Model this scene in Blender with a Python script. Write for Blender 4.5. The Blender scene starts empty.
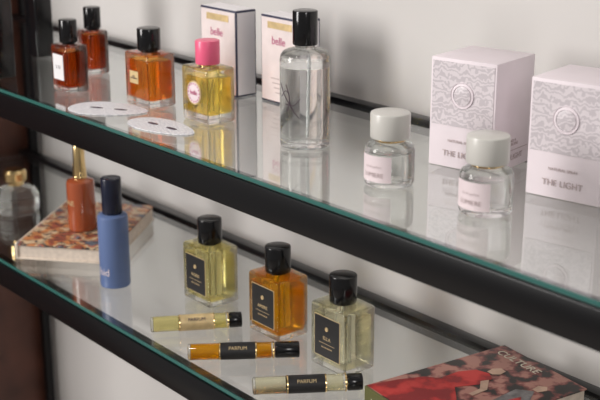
import bpy, bmesh, math, random
from mathutils import Vector
random.seed(4)
Z1=1.213; Z0=1.0
scene=bpy.context.scene
COL=scene.collection
scene.view_settings.view_transform='Standard'

# ---------------------------------------------------------------- materials
def nm(name):
    m=bpy.data.materials.new(name); m.use_nodes=True
    nt=m.node_tree; return m,nt,nt.nodes,nt.links
def principled(name,color,rough=.5,metal=0,coat=0,noise=0,nscale=40,bump=0,spec=.5):
    m,nt,N,L=nm(name); b=N['Principled BSDF']
    b.inputs['Base Color'].default_value=(*color,1); b.inputs['Roughness'].default_value=rough
    b.inputs['Metallic'].default_value=metal; b.inputs['Coat Weight'].default_value=coat
    b.inputs['Specular IOR Level'].default_value=spec
    tc=N.new('ShaderNodeTexCoord'); no=N.new('ShaderNodeTexNoise'); no.inputs['Scale'].default_value=nscale
    L.new(tc.outputs['Object'],no.inputs['Vector'])
    if noise:
        r=N.new('ShaderNodeValToRGB')
        r.color_ramp.elements[0].position=.3; r.color_ramp.elements[1].position=.7
        r.color_ramp.elements[0].color=(*[c*(1-noise) for c in color],1)
        r.color_ramp.elements[1].color=(*[min(1,c*(1+noise)) for c in color],1)
        L.new(no.outputs['Fac'],r.inputs[0]); L.new(r.outputs[0],b.inputs['Base Color'])
    if bump:
        bp=N.new('ShaderNodeBump'); bp.inputs['Strength'].default_value=bump; bp.inputs['Distance'].default_value=.001
        L.new(no.outputs['Fac'],bp.inputs['Height']); L.new(bp.outputs[0],b.inputs['Normal'])
    return m
def glassmat(name,color=(1,1,1),ior=1.45,rough=0,trans=.15,diff=0,dcol=None):
    m,nt,N,L=nm(name); N.remove(N['Principled BSDF']); out=N['Material Output']
    g=N.new('ShaderNodeBsdfGlass'); g.inputs['Color'].default_value=(*color,1); g.inputs['IOR'].default_value=ior; g.inputs['Roughness'].default_value=rough
    t=N.new('ShaderNodeBsdfTransparent'); t.inputs['Color'].default_value=(*color,1)
    mx=N.new('ShaderNodeMixShader'); mx.inputs[0].default_value=trans
    L.new(g.outputs[0],mx.inputs[1]); L.new(t.outputs[0],mx.inputs[2]); last=mx
    if diff:
        d=N.new('ShaderNodeBsdfTranslucent'); d.inputs['Color'].default_value=(*(dcol or color),1)
        d2=N.new('ShaderNodeBsdfDiffuse'); d2.inputs['Color'].default_value=(*(dcol or color),1)
        a=N.new('ShaderNodeMixShader'); a.inputs[0].default_value=.5
        L.new(d.outputs[0],a.inputs[1]); L.new(d2.outputs[0],a.inputs[2])
        m2=N.new('ShaderNodeMixShader'); m2.inputs[0].default_value=diff
        L.new(mx.outputs[0],m2.inputs[1]); L.new(a.outputs[0],m2.inputs[2]); last=m2
    L.new(last.outputs[0],out.inputs['Surface']); return m
def shelfglass(name):
    m,nt,N,L=nm(name); N.remove(N['Principled BSDF']); out=N['Material Output']
    g=N.new('ShaderNodeNewGeometry'); d=N.new('ShaderNodeVectorMath'); d.operation='DOT_PRODUCT'
    L.new(g.outputs['Incoming'],d.inputs[0]); L.new(g.outputs['Normal'],d.inputs[1])
    def mth(op,a,b=None):
        n=N.new('ShaderNodeMath'); n.operation=op; n.use_clamp=False
        for i,x in enumerate((a,b)):
            if x is None: continue
            if isinstance(x,(int,float)): n.inputs[i].default_value=x
            else: L.new(x,n.inputs[i])
        return n.outputs[0]
    a=mth('ABSOLUTE',d.outputs['Value']); s=mth('SUBTRACT',1.0,a); pw=mth('POWER',s,4.5)
    f=mth('MINIMUM',mth('ADD',mth('MULTIPLY',pw,1.25),.05),.95)
    t=N.new('ShaderNodeBsdfTransparent'); t.inputs[0].default_value=(.97,.98,.975,1)
    gl=N.new('ShaderNodeBsdfGlossy'); gl.inputs['Roughness'].default_value=.01; gl.inputs['Color'].default_value=(.98,1,1,1)
    mx=N.new('ShaderNodeMixShader'); L.new(f,mx.inputs[0]); L.new(t.outputs[0],mx.inputs[1]); L.new(gl.outputs[0],mx.inputs[2])
    L.new(mx.outputs[0],out.inputs['Surface']); return m

M={}
M['wall']=principled('wall_paint',(.60,.58,.565),.75,noise=.04,nscale=3,bump=.05)
M['wood']=principled('dark_wood',(.085,.030,.019),.45,noise=.4,nscale=14)
M['floor']=principled('floor_stone',(.38,.34,.30),.5,noise=.15,nscale=5)
M['frame']=principled('black_metal',(.004,.004,.005),.28,spec=.3)
M['glass']=shelfglass('shelf_glass')
M['edge']=principled('glass_edge',(.035,.13,.115),.12)
M['black']=principled('black_plastic',(.004,.004,.005),.14)
M['clear']=glassmat('clear_glass',(.99,.995,.99),trans=.2)
M['pink']=principled('pink_plastic',(.85,.13,.25),.3)
M['gold']=principled('gold_metal',(.90,.66,.32),.2,metal=1)
M['goldlabel']=principled('gold_label',(.66,.50,.26),.45,metal=.2,noise=.2,nscale=90)
M['roseink']=principled('rose_grey_ink',(.46,.37,.37),.5)
M['blacklabel']=principled('black_label',(.012,.011,.012),.5)
M['goldink']=principled('gold_ink',(.62,.47,.25),.5)
M['whitelabel']=principled('white_label',(.80,.78,.79),.6)
M['pinklabel']=principled('pink_label',(.76,.65,.67),.6)
M['darkink']=principled('dark_ink',(.08,.05,.07),.6)
M['pinkink']=principled('magenta_ink',(.50,.10,.22),.6)
M['whitecap']=principled('pearl_cap',(.60,.585,.55),.3)
M['terra']=principled('terracotta_glass',(.38,.085,.03),.18,coat=.6)
M['blue']=principled('blue_coat',(.115,.17,.34),.32)
M['navy']=principled('navy_cap',(.010,.013,.032),.25)
M['navyedge']=principled('navy_board',(.02,.022,.06),.5)
M['whitebox']=principled('white_board',(.82,.79,.81),.55,noise=.03,nscale=30)
M['pinkbox']=principled('blush_board',(.76,.67,.66),.55,noise=.05,nscale=60)
M['cream']=principled('cream_pages',(.66,.56,.47),.7,noise=.1,nscale=200)
M['lavbox']=principled('lavender_board',(.78,.70,.74),.5,noise=.03,nscale=30)
M['tube']=principled('dip_tube',(.7,.72,.72),.3)
M['amberdark']=glassmat('liq_brown',(.72,.24,.06),.97,diff=.06,dcol=(.50,.12,.03))
M['amber']=glassmat('liq_orange',(.97,.50,.12),.97,diff=.08,dcol=(.95,.36,.06))
M['honey']=glassmat('liq_honey',(.99,.66,.10),.97,diff=.08,dcol=(.98,.52,.05))
M['olive']=glassmat('liq_olive',(.98,.85,.38),.97,diff=.06,dcol=(.9,.70,.22))
M['pale']=glassmat('liq_pale',(.995,.94,.62),.97,diff=.04,dcol=(.95,.86,.42))
M['vpale']=glassmat('liq_vpale',(.998,.975,.84),.97,diff=.02,dcol=(.92,.87,.66))
M['water']=glassmat('liq_clear',(.99,.995,.99),.97,diff=.02,dcol=(.9,.9,.9))

def pattern(name,c1,c2,scale,kind='voronoi',c3=None,rough=.5,detail=2,dist=6):
    m,nt,N,L=nm(name); b=N['Principled BSDF']; b.inputs['Roughness'].default_value=rough
    tc=N.new('ShaderNodeTexCoord')
    r=N.new('ShaderNodeValToRGB'); r.color_ramp.interpolation='LINEAR'
    if kind=='rings':
        t=N.new('ShaderNodeTexWave'); t.wave_type='RINGS'; t.inputs['Scale'].default_value=scale; t.inputs['Distortion'].default_value=dist; t.inputs['Detail Scale'].default_value=2; o=t.outputs['Fac']
        r.color_ramp.elements[0].position=.4; r.color_ramp.elements[1].position=.6
    else:
        t=N.new('ShaderNodeTexNoise'); t.inputs['Scale'].default_value=scale; t.inputs['Detail'].default_value=detail; o=t.outputs['Fac']
        r.color_ramp.elements[0].position=.44; r.color_ramp.elements[1].position=.56
    L.new(tc.outputs['Object'],t.inputs['Vector']); L.new(o,r.inputs[0])
    r.color_ramp.elements[0].color=(*c1,1); r.color_ramp.elements[1].color=(*c2,1)
    if c3: e=r.color_ramp.elements.new(.5); e.color=(*c3,1)
    L.new(r.outputs[0],b.inputs['Base Color']); return m
def tiles(name):
    """dense printed illustration: curling lines in ink over patches of orange, brown and cream"""
    m,nt,N,L=nm(name); b=N['Principled BSDF']; b.inputs['Roughness'].default_value=.4
    tc=N.new('ShaderNodeTexCoord')
    v=N.new('ShaderNodeTexNoise'); v.inputs['Scale'].default_value=38; v.inputs['Detail'].default_value=1
    L.new(tc.outputs['Object'],v.inputs['Vector'])
    r=N.new('ShaderNodeValToRGB'); r.color_ramp.interpolation='CONSTANT'
    cols=[(0,(.34,.09,.05)),(.40,(.55,.22,.08)),(.48,(.60,.44,.28)),(.56,(.42,.13,.07)),(.62,(.13,.15,.19))]
    r.color_ramp.elements[0].color=(*cols[0][1],1); r.color_ramp.elements[1].position=cols[-1][0]; r.color_ramp.elements[1].color=(*cols[-1][1],1)
    for p_,c_ in cols[1:-1]:
        e=r.color_ramp.elements.new(p_); e.color=(*c_,1)
    L.new(v.outputs['Fac'],r.inputs[0])
    wv=N.new('ShaderNodeTexWave'); wv.wave_type='RINGS'; wv.inputs['Scale'].default_value=34; wv.inputs['Distortion'].default_value=9; wv.inputs['Detail Scale'].default_value=2.5
    L.new(tc.outputs['Object'],wv.inputs['Vector'])
    r2=N.new('ShaderNodeValToRGB'); r2.color_ramp.elements[0].position=.12; r2.color_ramp.elements[0].color=(1,1,1,1); r2.color_ramp.elements[1].position=.24; r2.color_ramp.elements[1].color=(0,0,0,1)
    L.new(wv.outputs['Fac'],r2.inputs[0])
    mx=N.new('ShaderNodeMix'); mx.data_type='RGBA'; L.new(r2.outputs[0],mx.inputs['Factor']); L.new(r.outputs[0],mx.inputs['A']); mx.inputs['B'].default_value=(.05,.035,.035,1)
    L.new(mx.outputs['Result'],b.inputs['Base Color']); return m
M['emboss']=pattern('floral_emboss',(.55,.50,.53),(.70,.64,.67),60,'rings',dist=14,rough=.35)
M['cover1']=tiles('patterned_cover')
M['bookcov']=pattern('photo_cover',(.025,.022,.020),(.40,.19,.15),55,'noise',c3=(.20,.055,.05),detail=8)
M['redcloth']=pattern('red_print',(.24,.012,.014),(.52,.04,.035),38,'noise',c3=(.44,.022,.02),detail=3)
M['greycloth']=principled('grey_print',(.16,.15,.15),.5,noise=.5,nscale=90)
M['skinprint']=principled('skin_print',(.45,.30,.22),.5,noise=.2,nscale=90)
M['spine']=principled('olive_spine',(.10,.10,.03),.5,noise=.1)
M['creamprint']=principled('cream_print',(.6,.56,.45),.5)
M['card']=pattern('printed_card',(.60,.60,.65),(.88,.88,.90),95,'rings')

# ---------------------------------------------------------------- geometry
def finish(name,bm,mat,parent=None,loc=(0,0,0),rot=(0,0,0),angle=35,smooth=True):
    bmesh.ops.recalc_face_normals(bm,faces=bm.faces)
    me=bpy.data.meshes.new(name); bm.to_mesh(me); bm.free()
    if smooth:
        for f in me.polygons: f.use_smooth=True
        me.set_sharp_from_angle(angle=math.radians(angle))
    ob=bpy.data.objects.new(name,me); COL.objects.link(ob)
    if mat is not None: me.materials.append(M[mat])
    ob.location=loc; ob.rotation_euler=rot
    if parent: ob.parent=parent
    return ob
def empty(name,x,y,z,rot=0):
    e=bpy.data.objects.new(name,None); e.empty_display_size=.02; COL.objects.link(e)
    e.location=(x,y,z); e.rotation_euler=(0,0,math.radians(rot)); return e
def box(name,sx,sy,sz,mat,parent=None,loc=(0,0,0),bev=0,seg=2,rot=(0,0,0)):
    """box centred in xy, base at local z=loc.z"""
    bm=bmesh.new(); bmesh.ops.create_cube(bm,size=1)
    for v in bm.verts: v.co=Vector((v.co.x*sx,v.co.y*sy,(v.co.z+.5)*sz))
    if bev: bmesh.ops.bevel(bm,geom=bm.edges[:],offset=bev,segments=seg,profile=.5,affect='EDGES')
    return finish(name,bm,mat,parent,loc,rot)
def lathe(name,prof,mat,parent=None,loc=(0,0,0),rot=(0,0,0),seg=48,angle=35):
    bm=bmesh.new(); rings=[]
    for r,z in prof:
        if r<=1e-6: rings.append([bm.verts.new((0,0,z))])
        else: rings.append([bm.verts.new((r*math.cos(2*math.pi*i/seg),r*math.sin(2*math.pi*i/seg),z)) for i in range(seg)])
    for a,b in zip(rings,rings[1:]):
        for i in range(seg):
            j=(i+1)%seg
            if len(a)==1 and len(b)==1: continue
            if len(a)==1: bm.faces.new((a[0],b[i],b[j]))
            elif len(b)==1: bm.faces.new((a[i],a[j],b[0]))
            else: bm.faces.new((a[i],a[j],b[j],b[i]))
    return finish(name,bm,mat,parent,loc,rot,angle)
def loft(name,secs,mat,parent=None,loc=(0,0,0),rot=(0,0,0),n=6,angle=35):
    """secs: (w,d,corner_r,z) rounded-rectangle sections"""
    bm=bmesh.new(); rings=[]
    for w,d,r,z in secs:
        r=min(r,w/2-1e-5,d/2-1e-5); ring=[]
        for cx,cy,a0 in ((w/2-r,d/2-r,0),(-w/2+r,d/2-r,90),(-w/2+r,-d/2+r,180),(w/2-r,-d/2+r,270)):
            for k in range(n+1):
                a=math.radians(a0+90*k/n); ring.append(bm.verts.new((cx+r*math.cos(a),cy+r*math.sin(a),z)))
        rings.append(ring)
    m=len(rings[0])
    for a,b in zip(rings,rings[1:]):
        for i in range(m): bm.faces.new((a[i],a[(i+1)%m],b[(i+1)%m],b[i]))
    bm.faces.new(rings[0][::-1]); bm.faces.new(rings[-1])
    return finish(name,bm,mat,parent,loc,rot,angle)
def text(name,body,size,mat,parent,loc,rot=(math.pi/2,0,0),ext=.0001,sx=1):
    c=bpy.data.curves.new(name,'FONT'); c.body=body; c.size=size; c.align_x='CENTER'; c.align_y='CENTER'; c.extrude=ext
    c.space_line=.9; c.materials.append(M[mat])
    o=bpy.data.objects.new(name,c); COL.objects.link(o); o.parent=parent; o.location=loc; o.rotation_euler=rot; o.scale=(sx,1,1); return o
def wraptext(name,body,size,mat,parent,R,z,off=0.0):
    """text bent round a cylinder of radius R, centred on local -Y (+off rad)"""
    c=bpy.data.curves.new(name+'_c','FONT'); c.body=body; c.size=size; c.align_x='CENTER'; c.align_y='CENTER'; c.resolution_u=3
    o=bpy.data.objects.new(name+'_c',c); COL.objects.link(o); bpy.context.view_layer.update()
    dg=bpy.context.evaluated_depsgraph_get(); me=bpy.data.meshes.new_from_object(o.evaluated_get(dg))
    bpy.data.objects.remove(o)
    bm=bmesh.new(); bm.from_mesh(me); bpy.data.meshes.remove(me)
    bmesh.ops.triangulate(bm,faces=bm.faces)
    for v in bm.verts:
        a=v.co.x/R-math.pi/2+off; v.co=Vector((R*math.cos(a),R*math.sin(a),z+v.co.y))
    m2=bpy.data.meshes.new(name); bm.to_mesh(m2); bm.free(); m2.materials.clear(); m2.materials.append(M[mat])
    ob=bpy.data.objects.new(name,m2); COL.objects.link(ob); ob.parent=parent; return ob
def roundrect_body(w,d,h,r,e=.0025):
    s=[(w-2*e,d-2*e,r,0)]
    for k in range(1,4):
        a=math.radians(30*k); s.append((w-2*e+2*e*math.sin(a),d-2*e+2*e*math.sin(a),r,e-e*math.cos(a)))
    for k in range(0,4):
        a=math.radians(30*k); s.append((w-2*e+2*e*math.cos(a),d-2*e+2*e*math.cos(a),r,h-e+e*math.sin(a)))
    return s
def cyl(r,h,z=0,e=.0008):
    return [(0,z),(r-e,z),(r-e*.3,z+e*.3),(r,z+e),(r,z+h-e),(r-e*.3,z+h-e*.3),(r-e,z+h),(0,z+h)]

# ---------------------------------------------------------------- room
def slab(name,x0,x1,y0,y1,z0,z1,mat):
    return box(name,x1-x0,y1-y0,z1-z0,mat,None,((x0+x1)/2,(y0+y1)/2,z0))
WY=.875
slab('wall_back',-2.6,2.2,WY,WY+.1,0,2.7,'wall')
slab('floor',-2.6,2.2,-2.6,WY+.1,-.05,0,'floor')
slab('wall_left',-1.82,-1.70,.25,WY,0,2.7,'wood')

# ---------------------------------------------------------------- shelving unit
unit=empty('glass_shelving_unit',-.7,.715,0)
def us(name,x0,x1,y0,y1,z0,z1,mat,bev=.0008):
    return box(name,x1-x0,y1-y0,z1-z0,mat,unit,((x0+x1)/2+.7,(y0+y1)/2-.715,z0),bev=bev)
XL,XR=-1.69,.35
for k,z in enumerate((Z0,Z1)):
    s=box('glass_panel_%d'%k,XR-XL-.004,.245,.004,'glass',unit,((XL+XR)/2+.7,.7145-.715,z-.004))
    us('glass_edge_%d'%k,XL+.002,XR-.002,.5905,.592,z-.0035,z-.0002,'edge',0)
    us('front_rail_%d'%k,XL,XR,.588,.606,z-.0325,z-.0042,'frame')
    us('back_rail_%d'%k,XL,XR,.8375,.852,z-.012,z+.004,'frame')
    us('side_rail_l_%d'%k,XL,XL+.015,.606,.8374,z-.0325,z-.0055,'frame')
    us('side_rail_r_%d'%k,XR-.015,XR,.606,.8374,z-.0325,z-.0055,'frame')
us('back_post_l',XL,XL+.012,.853,.866,0.0,1.75,'frame')
us('back_post_r',XR-.02,XR,.853,.871,0.0,1.75,'frame')
us('front_post_r',XR-.02,XR,.566,.587,0.0,1.75,'frame')
us('front_post_l',XL,XL+.02,.566,.587,0.0,1.75,'frame')

G=.0004  # resting gap
# ---------------------------------------------------------------- square bottles
def sqbottle(x,y,z,w,d,h,liq,capmat,capr,caph,rot=0,fill=.86,wall=.0035,base=.006,name='perfume_bottle'):
    e=empty(name,x,y,z+G,rot)
    loft('glass_body',roundrect_body(w,d,h,.004),'clear',e)
    lh=h*fill-base
    loft('perfume_liquid',roundrect_body(w-2*wall,d-2*wall,lh,.003,.0015),liq,e,(0,0,base))
    lathe('collar',cyl(capr*.72,.0035,h-.0002),capmat if capmat!='pink' else 'gold',e)
    lathe('cap',cyl(capr,caph,h+.002,.001),capmat,e)
    lathe('dip_tube',cyl(.0012,lh-.004,base+.002,.0002),'tube',e,seg=12)
    return e
def blacklabel(e,w,d,zc,lw,lh,t1):
    yf=-d/2
    box('label_border',lw,.0004,lh,'goldink',e,(0,yf-.0003,zc-lh/2))
    box('label',lw-.0012,.0004,lh-.0012,'blacklabel',e,(0,yf-.0005,zc-lh/2+.0006))
    text('label_text',t1,.0050,'goldink',e,(0,yf-.0009,zc-.001))
    text('label_small','EAU DE PARFUM',.0020,'goldink',e,(0,yf-.0009,zc-.0105))
    box('label_line',lw*.6,.0003,.0003,'goldink',e,(0,yf-.0009,zc-.0065))
    lathe('label_seal',cyl(.0022,.0003),'goldink',e,(0,yf-.0007,zc+.0090),(math.pi/2,0,0),seg=20)
for (x,y,liq,t) in ((-.998,.7105,'pale','NOIRE'),(-.8825,.7115,'honey','AMBRE'),(-.781,.7085,'vpale','ELLA')):
    e=sqbottle(x,y,Z0,.051,.039,.0640,liq,'black',.0132,.0268)
    blacklabel(e,.051,.039,.033,.036,.042,t)
# upper shelf bottles
e=sqbottle(-1.167,.6472,Z1,.035,.028,.052,'amberdark','black',.0098,.0250,fill=.85)
box('label',.022,.0004,.028,'whitelabel',e,(0,-.0144,.014)); text('label_text','L 13',.0055,'darkink',e,(0,-.0148,.028))
e=sqbottle(-1.2367,.7185,Z1,.030,.026,.051,'amberdark','black',.0100,.0250,fill=.9)
e=sqbottle(-1.053,.6779,Z1,.047,.034,.056,'amber','black',.0122,.023,fill=.86,wall=.0035,base=.008)
box('label',.016,.0004,.013,'goldlabel',e,(-.004,-.0174,.024)); text('label_text','EAU\nDE PARFUM',.0022,'darkink',e,(-.004,-.0178,.0305))
e=sqbottle(-.9571,.684,Z1,.046,.034,.055,'olive','pink',.0122,.0235,fill=.82,base=.009)
lathe('round_label',cyl(.0120,.0004),'goldlabel',e,(0,-.0171,.030),(math.pi/2,0,0))
lathe('round_label_inner',cyl(.0105,.0004),'pinklabel',e,(0,-.0174,.030),(math.pi/2,0,0))
for k in range(16):
    a=k*math.pi/8; lathe('label_bead_%d'%k,cyl(.0008,.0004,0,.0001),'pinkink',e,(.0090*math.cos(a),-.0178,.030+.0090*math.sin(a)),(math.pi/2,0,0),seg=10)
text('label_text','belle',.0064,'pinkink',e,(0,-.0182,.030))

# dark tall bottles at the far end
for x,y,w,h in ((-1.285,.622,.030,.115),(-1.375,.722,.030,.105)):
    e=empty('dark_glass_bottle',x,y,Z1+G)
    loft('body',roundrect_body(w,w*.8,h,.003),'black',e)
    lathe('neck',cyl(.007,.004,h),'black',e); lathe('cap',cyl(.0105,.03,h+.004),'black',e)

# tall round clear bottle
e=empty('tall_glass_bottle',-.8206,.6946,Z1+G)
R0=.0232
lathe('glass_body',[(0,0),(R0-.002,0),(R0-.0005,.0008),(R0,.003),(R0,.080),(R0-.0006,.084),(R0-.003,.0875),(R0-.007,.0895),(.010,.0905),(.0092,.0915),(.0092,.094),(0,.094)],'clear',e)
lathe('perfume_liquid',[(0,.007),(R0-.004,.007),(R0-.0025,.009),(R0-.0025,.074),(0,.074)],'water',e)
lathe('dip_tube',cyl(.0011,.07,.01,.0002),'tube',e,(0.002,0,0),(0,.03,0),seg=12)
lathe('cap',cyl(.0114,.031,.0935,.001),'black',e)
def strokes(name,parent,pts_list,R,mat,rad=.0004):
    cu=bpy.data.curves.new(name,'CURVE'); cu.dimensions='3D'; cu.bevel_depth=rad; cu.materials.append(M[mat])
    for pts in pts_list:
        s=cu.splines.new('BEZIER'); s.bezier_points.add(len(pts)-1)
        for bp,(u,z) in zip(s.bezier_points,pts):
            a=u/R-math.radians(80)
            bp.co=(R*math.cos(a),R*math.sin(a),z); bp.handle_left_type=bp.handle_right_type='AUTO'
    o=bpy.data.objects.new(name,cu); COL.objects.link(o); o.parent=parent; return o
strokes('painted_mark',e,[[(-.012,.060),(-.005,.050),(.006,.036)],[(-.010,.048),(-.002,.054),(.003,.040),(.011,.030)],[(-.003,.060),(.001,.048),(-.001,.036)],[(-.004,.042),(.006,.042),(.012,.048)]],R0+.0003,'darkink',.0004)

# round jars
def jar(x,y):
    e=empty('round_perfume_jar',x,y,Z1+G,0)
    R=.0207
    lathe('glass_body',[(0,0),(R-.003,0),(R-.0012,.0007),(R,.003),(R,.030),(R-.0012,.0335),(R-.004,.0355),(.012,.0365),(.012,.0395),(0,.0395)],'clear',e)
    lathe('perfume_liquid',[(0,.006),(R-.005,.006),(R-.0035,.008),(R-.0035,.028),(0,.028)],'water',e)
    lathe('collar',cyl(.0130,.0025,.0372),'gold',e)
    lathe('cap',cyl(.0165,.0215,.0395,.0014),'whitecap',e)
    bm=bmesh.new(); Rl=R+.0003; n=20; a0=math.radians(-90-56); a1=math.radians(-90+50)
    lo=[];hi=[]
    for i in range(n+1):
        a=a0+(a1-a0)*i/n
        lo.append(bm.verts.new((Rl*math.cos(a),Rl*math.sin(a),.006))); hi.append(bm.verts.new((Rl*math.cos(a),Rl*math.sin(a),.028)))
    for i in range(n): bm.faces.new((lo[i],lo[i+1],hi[i+1],hi[i]))
    finish('label',bm,'pinklabel',e)
    wraptext('label_text','LUMIERE',.0052,'roseink',e,R+.0007,.0120,.1)
    wraptext('label_small','eau de parfum',.0028,'roseink',e,R+.0007,.0190,.1)
    return e
jar(-.6805,.6671); jar(-.5796,.6718)

# ---------------------------------------------------------------- cartons
def carton_edge(x,y,w=.064,d=.027,h=.092,txt='belle'):
    e=empty('perfume_carton',x,y,Z1+G)
    box('board',w,d,h,'navyedge',e,bev=.0006)
    box('front_panel',w-.003,.0005,h-.004,'pinkbox',e,(0,-d/2-.0003,.002))
    box('side_panel',.0005,d-.0035,h-.004,'whitebox',e,(w/2+.0003,0,.002))
    box('top_panel',w-.003,d-.003,.0005,'whitebox',e,(0,0,h+.0001))
    text('carton_text',txt,.012,'pinkink',e,(-.002,-d/2-.0009,h*.72))
    box('art_band',w*.62,.0003,.007,'goldlabel',e,(0,-d/2-.0009,h*.86))
    for k in range(4): box('text_line_%d'%k,.03-.005*k,.0003,.0010,'roseink',e,(0,-d/2-.0009,.026-.005*k))
    return e
carton_edge(-1.0184-.032,.7655+.0135,h=.093)
carton_edge(-.9314-.032,.7815+.0135)
def carton_big(x,y,rot,s=.065,h=.097):
    e=empty('perfume_carton',x,y,Z1+G,rot)
    box('board',s,s,h,'lavbox',e,bev=.0006)
    box('embossed_panel',s*.94,.0004,h*.58,'emboss',e,(0,-s/2-.0003,h*.39))
    lathe('embossed_medallion',cyl(.011,.0004),'lavbox',e,(0,-s/2-.0006,h*.68),(math.pi/2,0,0))
    lathe('medallion_centre',cyl(.0085,.0004),'emboss',e,(0,-s/2-.0009,h*.68),(math.pi/2,0,0))
    text('carton_title','THE LIGHT',.0072,'roseink',e,(0,-s/2-.0007,h*.13))
    text('carton_small','NATURAL SPRAY',.0034,'roseink',e,(0,-s/2-.0007,h*.25))
    text('carton_side_text','THE LIGHT',.0072,'roseink',e,(s/2+.0004,0,h*.10),(math.pi/2,0,math.pi/2))
    text('carton_side_small','NO. 4\nOLFACTIVE',.0036,'roseink',e,(s/2+.0004,0,h*.24),(math.pi/2,0,math.pi/2))
    box('side_line',.0003,s*.8,.0005,'roseink',e,(s/2+.0003,0,h*.165))
    return e
carton_big(-.678,.7745,11,.064,.095); carton_big(-.567,.772,11,.064,.095)

# ---------------------------------------------------------------- paper cards
def card(x,y,rot,L,W):
    e=empty('printed_paper_card',x,y,Z1+G,rot)
    bm=bmesh.new(); n=40; vs=[]
    for i in range(n):
        a=2*math.pi*i/n; c=math.cos(a); s=math.sin(a)
        vs.append(bm.verts.new((L/2*c,W/2*s*(1-.25*c),0)))
    f=bm.faces.new(vs); r=bmesh.ops.extrude_face_region(bm,geom=[f])
    for v in r['geom']:
        if isinstance(v,bmesh.types.BMVert): v.co.z+=.0008
    finish('paper',bm,'card',e,smooth=False)
    for k in (-1,1):
        lathe('ink_eye_%d'%(k+1),cyl(.0055,.0002,.0009,.00005),'darkink',e,(k*L*.16,0,0)).scale=(1.4,.45,1)
    return e
card(-1.060,.630,30,.088,.056); card(-.962,.631,5,.090,.042)

# ---------------------------------------------------------------- lower shelf
e=empty('patterned_book',-1.257,.7095,Z0+G,40)
box('pages',.116,.168,.015,'cream',e,(0,0,.002))
box('cover_bottom',.118,.172,.0018,'cream',e,(0,0,0),bev=.0003)
box('cover_top',.118,.172,.0022,'cover1',e,(0,0,.0172),bev=.0003)
box('spine',.003,.172,.0190,'cream',e,(-.0595,0,.0002),bev=.0004)
# terracotta bottle
e=empty('terracotta_perfume_bottle',-1.245,.695,Z0+.0198+G)
rr=.0172
lathe('body',[(0,0),(rr-.002,0),(rr-.0005,.0006),(rr,.002),(rr,.058),(rr-.0008,.0615),(rr-.004,.0635),(.008,.0645),(0,.0645)],'terra',e)
lathe('collar',cyl(.0085,.004,.0643),'gold',e)
lathe('cap',[(0,.068),(.0082,.068),(.0084,.0688),(.0072,.087),(.0072,.1035),(.0064,.1055),(0,.106)],'gold',e)
wraptext('label_text','ONE',.009,'goldink',e,rr+.0003,.036)
# blue atomiser
e=empty('blue_perfume_atomizer',-1.102,.653,Z0+G)
rb=.0170
lathe('body',[(0,0),(rb-.0015,0),(rb-.0004,.0005),(rb,.002),(rb,.080),(rb-.0006,.0825),(rb-.0025,.084),(.011,.0846),(0,.0846)],'blue',e)
lathe('cap',cyl(.0112,.041,.0844,.001),'navy',e)
wraptext('label_text','hid',.012,'pinklabel',e,rb+.0003,.019,.25)
# faceted clear bottle w/ gold cap
e=empty('faceted_perfume_bottle',-1.413,.692,Z0+G,20)
lathe('glass_body',[(0,0),(.026,0),(.0295,.003),(.0295,.025),(.024,.033),(.012,.036),(.009,.038),(0,.038)],'clear',e,seg=8,angle=5)
lathe('perfume_liquid',[(0,.006),(.022,.006),(.0245,.008),(.0245,.018),(.022,.021),(0,.021)],'water',e,seg=8,angle=5)
lathe('collar',cyl(.0105,.005,.0375),'gold',e)
lathe('cap',[(0,.042),(.0130,.042),(.0155,.045),(.0155,.055),(.0125,.059),(0,.0595)],'gold',e)

# vials
def vial(a,b,liq,capfrac,label):
    a=Vector(a);b=Vector(b);L=(b-a).length;mid=(a+b)/2;ang=math.degrees(math.atan2(b.y-a.y,b.x-a.x))
    r=.0080
    e=empty('perfume_sample_vial',mid.x,mid.y,Z0+r+.0006+G,ang)
    Rt=(0,math.pi/2,0)
    gl=L*(1-capfrac)
    lathe('glass_tube',cyl(r,gl,0,.0015),'clear',e,(-L/2,0,0),Rt)
    lathe('perfume_liquid',cyl(r-.0016,gl*.92,0,.0012),liq,e,(-L/2+.003,0,0),Rt)
    lathe('cap',cyl(r,L*capfrac,0,.001),'black',e,(-L/2+gl+.0002,0,0),Rt)
    ls=gl*.36; ll=.036
    lathe('label',[(r+.0002,0),(r+.0002,ll),(r+.0004,ll),(r+.0004,0),(r+.0002,0)],'blacklabel' if label=='black' else 'goldlabel',e,(-L/2+ls,0,0),Rt)
    for q,(nmz,xx) in enumerate((('label_band_a',ls),('label_band_b',ls+ll-.001),('cap_band',gl-.002))):
        lathe(nmz,[(r+.0002,0),(r+.0002,.0012),(r+.0006,.0012),(r+.0006,0),(r+.0002,0)],'gold',e,(-L/2+xx,0,0),Rt)
    al=math.radians(40)
    text('label_text','PARFUM',.0048,'goldink' if label=='black' else 'darkink',e,(-L/2+ls+ll/2,-(r+.0009)*math.cos(al),(r+.0009)*math.sin(al)),(math.pi/2-al,0,0))
vial((-.963,.609),(-.9145,.6885),'pale',.14,'gold')
vial((-.884,.600),(-.820,.687),'honey',.22,'black')
vial((-.786,.603),(-.729,.686),'vpale',.14,'black')

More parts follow.
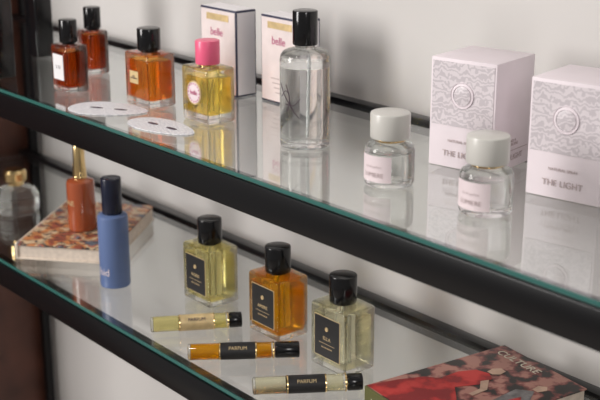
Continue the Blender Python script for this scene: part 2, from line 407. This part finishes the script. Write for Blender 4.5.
# big paperback
e=empty('paperback_book',-.631,.731,Z0+G,-8)
bw,bd,bh=.108,.160,.026
box('pages',bw-.003,bd-.004,bh-.003,'cream',e,(.0005,0,.0015))
box('cover_bottom',bw,bd,.0012,'spine',e,(0,0,0),bev=.0003)
box('cover_top',bw,bd,.0013,'bookcov',e,(0,0,bh-.0014),bev=.0003)
box('spine',bw,.0016,bh,'spine',e,(0,-bd/2-.0006,0),bev=.0004)
zt=bh+.0001
def poly(name,pts,mat,z):
    bm=bmesh.new(); f=bm.faces.new([bm.verts.new((x,y,0)) for x,y in pts]); r=bmesh.ops.extrude_face_region(bm,geom=[f])
    for v in r['geom']:
        if isinstance(v,bmesh.types.BMVert): v.co.z+=.0001
    finish(name,bm,mat,e,(0,0,z),smooth=False)
# seated figure in a long red dress (printed on the cover), second figure in grey behind
poly('print_red_skirt',[(-.053,-.079),(.010,-.079),(.020,-.05),(.010,-.030),(-.010,-.016),(-.026,-.012),(-.040,-.026),(-.048,-.05)],'redcloth',zt)
poly('print_red_bodice',[(-.030,-.014),(-.010,-.018),(-.002,.004),(-.004,.022),(-.014,.027),(-.026,.022),(-.032,.006)],'redcloth',zt+.0001)
poly('print_arm',[(-.004,.018),(.010,.004),(.012,-.014),(.007,-.014),(.005,.000),(-.006,.010)],'skinprint',zt+.0002)
poly('print_face',[(-.018,.028),(-.011,.028),(-.007,.034),(-.009,.042),(-.016,.043),(-.020,.036)],'skinprint',zt+.0001)
poly('print_grey_suit',[(.022,-.06),(.040,-.055),(.048,-.02),(.046,.02),(.034,.037),(.022,.026),(.028,-.01)],'greycloth',zt)
poly('print_face_b',[(.030,.038),(.037,.038),(.039,.047),(.034,.052),(.028,.047)],'skinprint',zt+.0001)
poly('print_red_scarf',[(.032,-.01),(.042,-.006),(.044,.012),(.036,.02)],'redcloth',zt+.0002)
text('cover_title','CULTURE',.0125,'creamprint',e,(-.018,.065,zt+.0003),(0,0,0))
text('spine_title','HISTORY',.012,'creamprint',e,(-.02,-bd/2-.0017,bh/2),(math.pi/2,0,0))

# ---------------------------------------------------------------- lights
w=bpy.data.worlds.new('room_ambient'); scene.world=w; w.use_nodes=True
N=w.node_tree.nodes; L=w.node_tree.links; bg=N['Background']
tc=N.new('ShaderNodeTexCoord'); sp=N.new('ShaderNodeSeparateXYZ'); rp=N.new('ShaderNodeValToRGB')
L.new(tc.outputs['Generated'],sp.inputs[0]); L.new(sp.outputs['Z'],rp.inputs[0]); L.new(rp.outputs[0],bg.inputs[0])
rp.color_ramp.elements[0].color=(.44,.42,.40,1); rp.color_ramp.elements[1].color=(.74,.72,.72,1)
bg.inputs[1].default_value=.54
def area(name,loc,tgt,sx,sy,e,col=(1,1,1)):
    l=bpy.data.lights.new(name,'AREA'); l.shape='RECTANGLE'; l.size=sx; l.size_y=sy; l.energy=e; l.color=col
    o=bpy.data.objects.new(name,l); COL.objects.link(o); o.location=loc
    o.rotation_euler=(Vector(tgt)-Vector(loc)).to_track_quat('-Z','Y').to_euler(); return o
area('window_light',(-1.9,-1.6,2.0),(-.95,.7,1.1),.8,1.5,62,(1,.965,.94))
area('fill_light',(1.4,-.6,2.3),(-.6,.8,1.1),.4,.8,9,(1,.97,.94))  # added fill from camera right, stands for no real lamp
area('highlight_light',(-.9,-.3,2.6),(-.9,.6,1.1),.22,.22,6,(1,.95,.88))  # small overhead light added only for crisp highlights on caps and glass

# ---------------------------------------------------------------- camera
cam=bpy.data.cameras.new('camera'); co=bpy.data.objects.new('camera',cam); COL.objects.link(co)
co.location=(0,0,1.5); cam.lens=72; cam.sensor_width=36; cam.clip_start=.02
p=math.atan(380/1200)
f=Vector((-math.cos(math.radians(40))*math.cos(p),math.sin(math.radians(40))*math.cos(p),-math.sin(p)))
co.rotation_euler=f.to_track_quat('-Z','Y').to_euler()
cam.dof.use_dof=True; cam.dof.focus_distance=1.08; cam.dof.aperture_fstop=9
scene.camera=co
